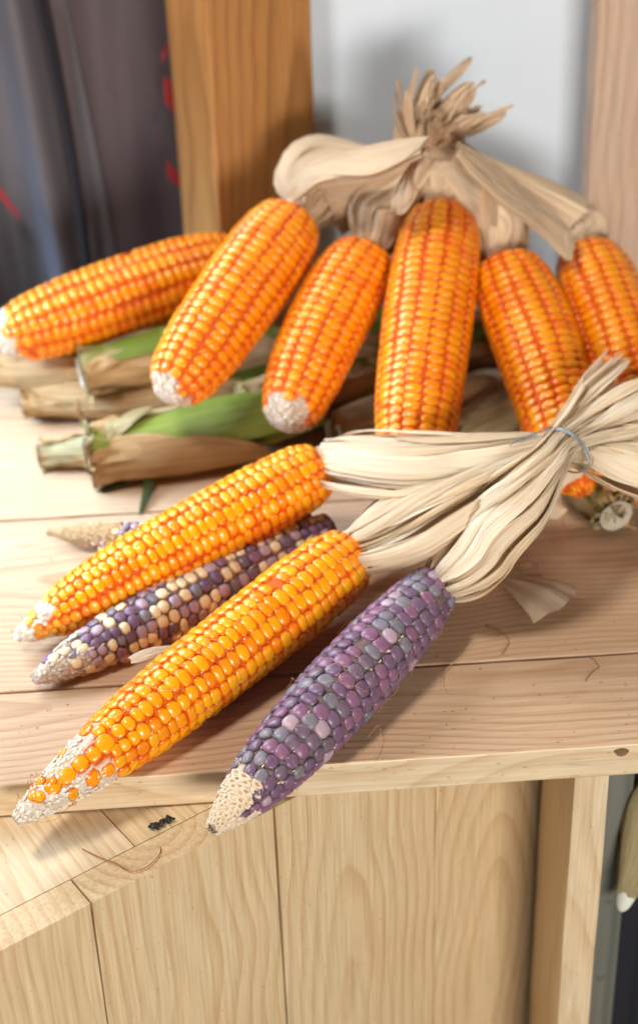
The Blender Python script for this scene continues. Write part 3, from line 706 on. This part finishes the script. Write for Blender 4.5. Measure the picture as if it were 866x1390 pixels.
for i, (pts, wd_) in enumerate((([(612, 205, 23.5), (680, 262, 19.5), (742, 312, 16.2), (776, 352, 14.0)], 1.25), ([(580, 205, 23.5), (520, 224, 21.5), (440, 236, 19.5), (398, 268, 17.0)], 1.5), ([(590, 205, 23.5), (566, 240, 21.0), (540, 290, 18.0)], .9), ([(618, 208, 23.0), (650, 250, 20.0), (664, 306, 16.5)], .8))):
    key = ('B5', 'B1', 'B2', 'B4')[i]; root = E[key][0]; r = random.Random(400 + i)
    Bs = Bundle([(Pz(*p), wd_ * (.6 if q == 0 else 1), .5) for q, p in enumerate(pts)], ref=(0, -.5, 1))
    for q in range(4):
        add_leaf(root, Bs, HUSK_B, th0=1.57 + r.uniform(-.6, .6), wid=r.uniform(1.2, 2.4), s0=0, s1=r.uniform(.85, 1), rad=r.uniform(.8, 1.3), pleat=.16, npl=r.choice([3, 5]), r=r, nU=18, nS=30, tip=.3, drift=r.uniform(-.3, .3), wig=.15, sep=r.uniform(0, .4), base=.7)
tw = thing('twine_tie', 'twist of dry tan husk binding the neck of the rear bunch', 'tie', TIEB)
for k in range(4):
    tube('twine_turn', [Vector(TIEB) + Vector((1.75 * math.cos(a), 1.45 * math.sin(a), .28 * k - .4 + .1 * math.sin(2 * a + k))) for a in np.linspace(0, 2 * math.pi, 25)], 0.17, TWINE, tw)

# ---- corn still in the husk: the pile under the bunch
def husked(label, p0, p1, rad0, rad1, mats, sd, nl=7, stub=0.0, name='husked_corn', ragged=0.05, group='cobs still in their husks piled under the rear bunch'):
    """p0 is the cut end"""
    r = random.Random(sd); p0 = Vector(p0); p1 = Vector(p1); mid = (p0 + p1) / 2
    root = thing(name, label, 'husked corn', (mid.x, mid.y, max(0, mid.z - (rad0 + rad1) / 2)), group)
    d = p1 - p0
    B = Bundle([(p0, rad0 * .95, rad0 * .95), (p0 + d * .12, rad0, rad0), (p0 + d * .4, (rad0 + rad1) * .56, (rad0 + rad1) * .54), (p0 + d * .75, rad1, rad1), (p1, rad1 * .55, rad1 * .55)])
    V, F, UV = [], [], []; n = 18
    for i in range(21):
        c, a, b, T, S, U_ = B.at(0.02 + 0.98 * i / 20)
        for j in range(n):
            an = 2 * math.pi * j / n; V.append(c + S * math.cos(an) * a * .86 + U_ * math.sin(an) * b * .86); UV.append((j / n * 4, i / 20 * 3))
    for i in range(20):
        for j in range(n):
            a, b = i * n + j, i * n + (j + 1) % n; F.append((a, b, b + n, a + n))
    part('inner_husk', mesh('inner_husk', V, F, mats[-1], uv=UV), root)
    # cut end: a pale stalk with a ring of broken husk
    V, F = [], []; nr = 6
    for i in range(nr + 1):
        rr = rad0 * .84 * (1 - i / nr) 
        dz = -(0.10 if i % 2 else 0.0) + (0.25 if i < 2 else 0)
        for j in range(n):
            an = 2 * math.pi * j / n; c, a, b, T, S, U_ = B.at(0.02); V.append(c - T * (dz + stub + .12 * mnoise.noise((j * .9, i * .8, sd))) + (S * math.cos(an) + U_ * math.sin(an)) * max(rr, .02))
    for i in range(nr):
        for j in range(n):
            a, b = i * n + j, i * n + (j + 1) % n; F.append((a, b, b + n, a + n))
    part('cut_stalk', mesh('cut_stalk', V, F, STALKW), root)
    for q in range(nl):
        th = 2 * math.pi * q / nl + r.uniform(-.3, .3)
        m = mats[q % len(mats)]
        add_leaf(root, B, m, th0=th, wid=r.uniform(1.5, 2.3), s0=r.uniform(0, ragged), s1=r.uniform(.85, 1), rad=r.uniform(.95, 1.12), pleat=.10, npl=r.choice([2, 3, 4]), r=r, nU=20, nS=34, tip=.15, drift=r.uniform(-.35, .35), base=.9, wig=.08, jag=.13, flare=r.uniform(0, .28))
    for q in range(5 if nl else 3):                 # torn sheath ends standing off the cut
        add_leaf(root, B, r.choice([HUSK_BROWN, HUSK_OLIVE, HUSK_BROWN]), th0=r.uniform(-1.2, 2.6), wid=r.uniform(.35, .9), s0=0.0, s1=r.uniform(.2, .6), rad=r.uniform(1.1, 1.25), pleat=.10, npl=2, r=r, nU=10, nS=22, tip=.4, drift=r.uniform(-.6, .6), base=.8, wig=.15, jag=.12, flare=r.uniform(.1, .7))
    return root, B
H1, H1B = husked('green topped husked corn with brown outer leaf and ragged cut end', Pz(118, 618, 2.3), Pz(440, 556, 3.4), 1.9, 2.1, [HUSK_BROWN, HUSK_FRESH], 301, 0)
r = random.Random(5)
for (th, wd, s0, s1, rd, m) in ((3.6, 2.2, 0.0, .9, 1.04, HUSK_BROWN), (1.3, 2.4, .14, 1.0, 1.06, HUSK_FRESH), (2.4, 1.4, .06, .6, 1.12, HUSK_OLIVE), (-.55, 2.3, 0.0, .74, 1.20, HUSK_BROWN), (1.35, 1.1, .0, .26, 1.20, HUSK_OLIVE), (.5, .8, 0.0, .5, 1.16, HUSK_BROWN)):
    add_leaf(H1, H1B, m, th0=th, wid=wd, s0=max(0, s0), s1=s1, rad=rd, pleat=.06, npl=2, r=r, nU=18, nS=36, tip=.25, base=.85, wig=.08, jag=.14, flare=.22)
husked('pale green husked corn stub with chalky cut end on the pile', Pz(112, 505, 4.9), Pz(300, 462, 5.6), 1.55, 1.8, [HUSK_OLIVE, HUSK_BROWN, HUSK_GREEN, HUSK_OLIVE, HUSK_OLIVE], 302, 7)
husked('brown dry husked corn lying lowest at the back left', Pz(34, 545, 1.6), Pz(330, 528, 2.2), 1.15, 1.9, [HUSK_BROWN], 303, 6)
husked('short brown husk stub behind the green topped corn', Pz(56, 617, 1.1), Pz(240, 604, 1.5), 1.0, 1.4, [HUSK_BROWN, HUSK_OLIVE], 304, 5)
husked('brown dry husk under the far left ear', Pz(-30, 500, 3.2), Pz(190, 508, 3.4), 1.1, 1.5, [HUSK_BROWN], 305, 6)
husked('green husked corn in shade under the rear bunch', Pz(330, 560, 2.4), Pz(560, 500, 3.2), 1.9, 2.0, [HUSK_GREEN, HUSK_BROWN], 306, 6)
husked('brown husked corn in the gap between the centre ears', Pz(452, 590, 1.9), Pz(690, 530, 2.6), 1.7, 1.9, [HUSK_BROWN], 307, 6)
husked('brown husked corn behind the wire tie', Pz(610, 600, 1.9), Pz(800, 520, 2.4), 1.6, 1.9, [HUSK_BROWN, HUSK_OLIVE], 308, 6)
husked('husked corn stalk with round pale cut end at the right', Pz(834, 698, 1.75), Pz(765, 610, 2.0), 1.45, 1.9, [HUSK_OLIVE, HUSK_OLIVE, HUSK_GREEN], 309, 6, group=None)
for i, (a, b) in enumerate((((200, 500, 3.0), (420, 470, 4.5)), ((420, 480, 5.0), (640, 440, 6.0)), ((600, 470, 4.0), (820, 430, 5.5)))):
    husked(('husked corn hidden below the left rear ears', 'husked corn propping up the middle rear ears', 'husked corn propping up the right rear ears')[i], Pz(*a), Pz(*b), 1.9, 2.1, [HUSK_BROWN, HUSK_GREEN], 320 + i, 6)

# ---- loose pieces on the shelf
def loose_leaf(name, label, cat, px, wfun, m, cup, lift, group=None, sd=1, nU=12, nS=18, side=None):
    """px: pixel points with a height each; a cupped leaf along them"""
    P = [V3([*Pz(a, b, z), 0, 0]) for a, b, z in px]; V, UV, F = [], [], []
    r = random.Random(sd)
    for i in range(nS + 1):
        k = i / nS; c = Vector(catmull(P, k)[:3]); T = Vector(catmull(P, min(1, k + .02))[:3] - catmull(P, max(0, k - .02))[:3]).normalized()
        S = T.cross(Vector((0, 0, 1))).normalized()
        for j in range(nU + 1):
            u = j / nU * 2 - 1; wv = wfun(k)
            V.append(c + S * u * wv - T * (.42 * u * u * wv) + Vector((0, 0, cup * (1 - u * u) * wv + lift + .05 * math.sin(u * 9 + k * 2) * wv))); UV.append((j / nU * 1.5, k * 2))
    for i in range(nS):
        for j in range(nU):
            a = i * (nU + 1) + j; F.append((a, a + 1, a + nU + 2, a + nU + 1))
    o = bpy.data.objects.new(name, mesh(name, V, F, m, uv=UV)); C.objects.link(o); return tag(o, label, cat, group)
HUSK_LOOSE = husk_mat('husk_loose', (0.72, 0.57, 0.40), (0.64, 0.48, 0.32), (0.42, 0.27, 0.15), .15)
loose_leaf('husk_fragment', 'fan shaped dry husk piece lying on bare shelf at right', 'husk piece', [(682, 786, .6), (712, 796, .8), (742, 812, .75), (770, 834, .2)], lambda k: .25 + 2.25 * k ** .85, HUSK_LOOSE, .38, 0.05, sd=3)
loose_leaf('husk_fragment', 'small brown husk scrap under the purple ear husks', 'husk piece', [(700, 774, .5), (716, 768, .6), (730, 772, .3)], lambda k: .5 * math.sin(math.pi * (k * .8 + .1)), HUSK_BROWN, .4, .1, sd=4)
loose_leaf('husk_flap', 'pale thin husk flap hanging below the wire tie', 'husk piece', [(772, 640, 6.5), (765, 665, 4.6), (752, 688, 3.2), (744, 706, 2.6)], lambda k: .5 + .7 * math.sin(math.pi * min(1, k * .9 + .1)), HUSK, .3, 0, sd=5)
loose_leaf('leaf', 'dark green leaf tip under the green topped husked corn', 'leaf', [(185, 640, .6), (160, 655, .35), (132, 668, .1)], lambda k: .95 * (1 - k) ** .6 + .05, HUSK_LEAF, .2, .05, sd=6)
loose_leaf('leaf', 'narrow dark leaf hanging beside the green topped husked corn', 'leaf', [(204, 640, .9), (200, 668, .4), (190, 700, .06)], lambda k: .5 * (1 - k) ** .7 + .05, HUSK_LEAF, .2, .03, sd=7)
loose_leaf('husk_fragment', 'dry grey fibrous flap lying on the mottled corn ear', 'husk piece', [(178, 898, 3.6), (205, 888, 3.7), (240, 880, 3.6)], lambda k: .12 + .42 * math.sin(math.pi * (k * .85 + .1)), HUSK_LOOSE, .3, .1, sd=8)

# black dried scrap on the crate edge
p0, p1 = Vector(Pz(201, 1122, -2.2)), Vector(Pz(237, 1108, -2.2))
V, F = [], []
for i in range(29):
    k = i / 28; c = p0.lerp(p1, k) + Vector((.06 * math.sin(k * 7), .08 * math.sin(k * 9 + 1), -.12))
    for j in range(10):
        a = 2 * math.pi * j / 10; rr = .22 * (.55 + .9 * abs(mnoise.noise((k * 7, 2 * math.cos(a), 2 * math.sin(a)))) + .25 * math.sin(k * 26)) * min(1, 6 * k + .2, 6 * (1 - k) + .2)
        V.append(c + Vector((-.35 * math.cos(a) * rr, math.cos(a) * rr, math.sin(a) * rr)))
for i in range(28):
    for j in range(10):
        a, b = i * 10 + j, i * 10 + (j + 1) % 10; F.append((a, b, b + 10, a + 10))
F.append(tuple(reversed(range(10)))); F.append(tuple(280 + j for j in range(10)))
o = bpy.data.objects.new('dried_scrap', mesh('dried_scrap', V, F, BLACK)); C.objects.link(o)
tag(o, 'small black shrivelled scrap on the crate between the two ear tips', 'scrap')

# silk threads
def wander(px, z, amp, sd, n=22):
    r = random.Random(sd); P = [V3([*Pz(a, b, z if not isinstance(z, list) else z[i]), 0, 0]) for i, (a, b) in enumerate(px)]
    return [Vector(catmull(P, t)[:3]) + Vector((amp * mnoise.noise((t * 5, sd, 0)), amp * mnoise.noise((t * 5, sd, 7)), abs(amp * .6 * mnoise.noise((t * 5, sd, 3))))) for t in np.linspace(0, 1, n)]
threads = [([(112, 1152), (150, 1170), (185, 1183), (213, 1165), (218, 1150)], -2.42, .12, 'long red brown silk thread curled on the crate top', SILK_R, .035),
           ([(763, 700), (765, 725), (762, 752)], [3.0, 1.5, .2], .05, 'single brown fibre dangling below the wire tie', SILK_R, .03),
           ([(640, 870), (625, 890), (600, 920), (612, 945)], .04, .2, 'curled silk thread on the shelf beside the purple ear', SILK, .025),
           ([(660, 850), (690, 868), (680, 888)], .04, .2, 'short silk thread near the fan shaped husk piece', SILK_R, .025),
           ([(800, 893), (812, 905), (800, 915), (795, 925)], .04, .2, 'curly brown thread at the right end of the shelf', SILK_R, .03),
           ([(500, 1000), (515, 985), (512, 1015), (498, 1030)], .5, .2, 'pale thread standing off the purple ear over the front board', SILK, .02)]
for i, (px, z, am, lb, m, rd) in enumerate(threads):
    o = tube('silk_thread', wander(px, z, am, 50 + i), rd, m, None, 5); tag(o, lb, 'thread')
# silk clinging to the front ears
def cling(key, n, sd, m, tr=(0.05, .95), rad=.018, amp=.45):
    r = random.Random(sd); root, cen, (A, S, U_), pos = E[key]; V, F = [], []
    prof = {'F1': PROF_F1, 'F2': PROF_F2, 'F4': PROF_F4, 'F3': PROF_F3}[key]
    for q in range(n):
        t = r.uniform(*tr); th = math.radians(r.uniform(-40, 200)); pts = []; dt, dth = r.uniform(-.006, .006), r.uniform(-.12, .12); lift = 0
        for i in range(16):
            pts.append(pos(min(max(t, .0), 1), th, interp(prof, min(max(t, 0), 1)) + .05 + lift)); t += dt; th += dth; lift = abs(amp * mnoise.noise((i * .25, q * 3.1, sd)))
            dt += r.uniform(-.003, .003); dth += r.uniform(-.06, .06)
        a, b = tube('x', pts, rad, m, 0, 4, True); o = len(V); V += a; F += [tuple(o + k for k in f) for f in b]
    p = part('silk', mesh('silk', V, F, m), root); p['kind'] = 'stuff'
cling('F2', 18, 61, SILK, rad=.013); cling('F1', 14, 62, SILK); cling('F1', 8, 63, SILK_R, (0, .12), amp=.9); cling('F4', 16, 64, SILK_R); cling('F3', 10, 65, SILK, (0, .08), amp=.9)

# crumbs on the boards
V, F = [], []; r = random.Random(12)
for _ in range(160):
    x, y = r.uniform(-18, 22), r.choice([r.uniform(.3, 8), r.uniform(9, 26)]); s = r.uniform(.03, .09); b = len(V)
    for (dx, dy, dz) in ((-1, -.6, 0), (1, -.4, 0), (.6, .8, 0), (-.7, .6, 0), (0, 0, .7)): V.append((x + dx * s * r.uniform(.5, 1.4), y + dy * s, .005 + dz * s))
    F += [(b, b + 1, b + 4), (b + 1, b + 2, b + 4), (b + 2, b + 3, b + 4), (b + 3, b, b + 4)]
o = bpy.data.objects.new('crumbs', mesh('crumbs', V, F, SILK_R)); C.objects.link(o); tag(o, 'tiny brown crumbs of chaff scattered over the shelf boards', 'crumbs', kind='stuff')

# husked cob below the shelf at the right edge
gc = thing('husked_corn', 'green husked corn with white stem end below the shelf at right', 'husked corn', Py(858, 1190, 3.0))
g0, g1 = Vector(Py(850, 1212, 3.0)), Vector(Py(895, 1060, 6.0))
B = Bundle([(g0, .75, .75), (g0.lerp(g1, .2), 1.0, 1.0), (g0.lerp(g1, .5), 1.5, 1.5), (g0.lerp(g1, .8), 1.8, 1.8), (g1, 1.2, 1.2)], ref=(0, -1, 0))
r = random.Random(13)
for q in range(6):
    add_leaf(gc, B, HUSK_OLIVE, th0=q * 1.05, wid=1.6, s0=0.0 if q % 2 else .06, s1=1, rad=1 + .05 * (q % 3), pleat=.04, npl=2, r=r, nU=10, nS=20, tip=.1, base=.9)
V, F = [], []
for i in range(9):
    k = i / 8; c = g0 + (g0 - g1).normalized() * (k * 1.7 - .5); rr = .72 * math.sqrt(max(0.02, 1 - (k * .95) ** 2))
    for j in range(14):
        an = 2 * math.pi * j / 14; V.append(c + Vector((math.cos(an) * rr, math.sin(an) * rr, 0)))
for i in range(8):
    for j in range(14):
        a, b = i * 14 + j, i * 14 + (j + 1) % 14; F.append((a, b, b + 14, a + 14))
F.append(tuple(8 * 14 + j for j in range(14)))
part('stem', mesh('stem', V, F, WHITEB), gc)
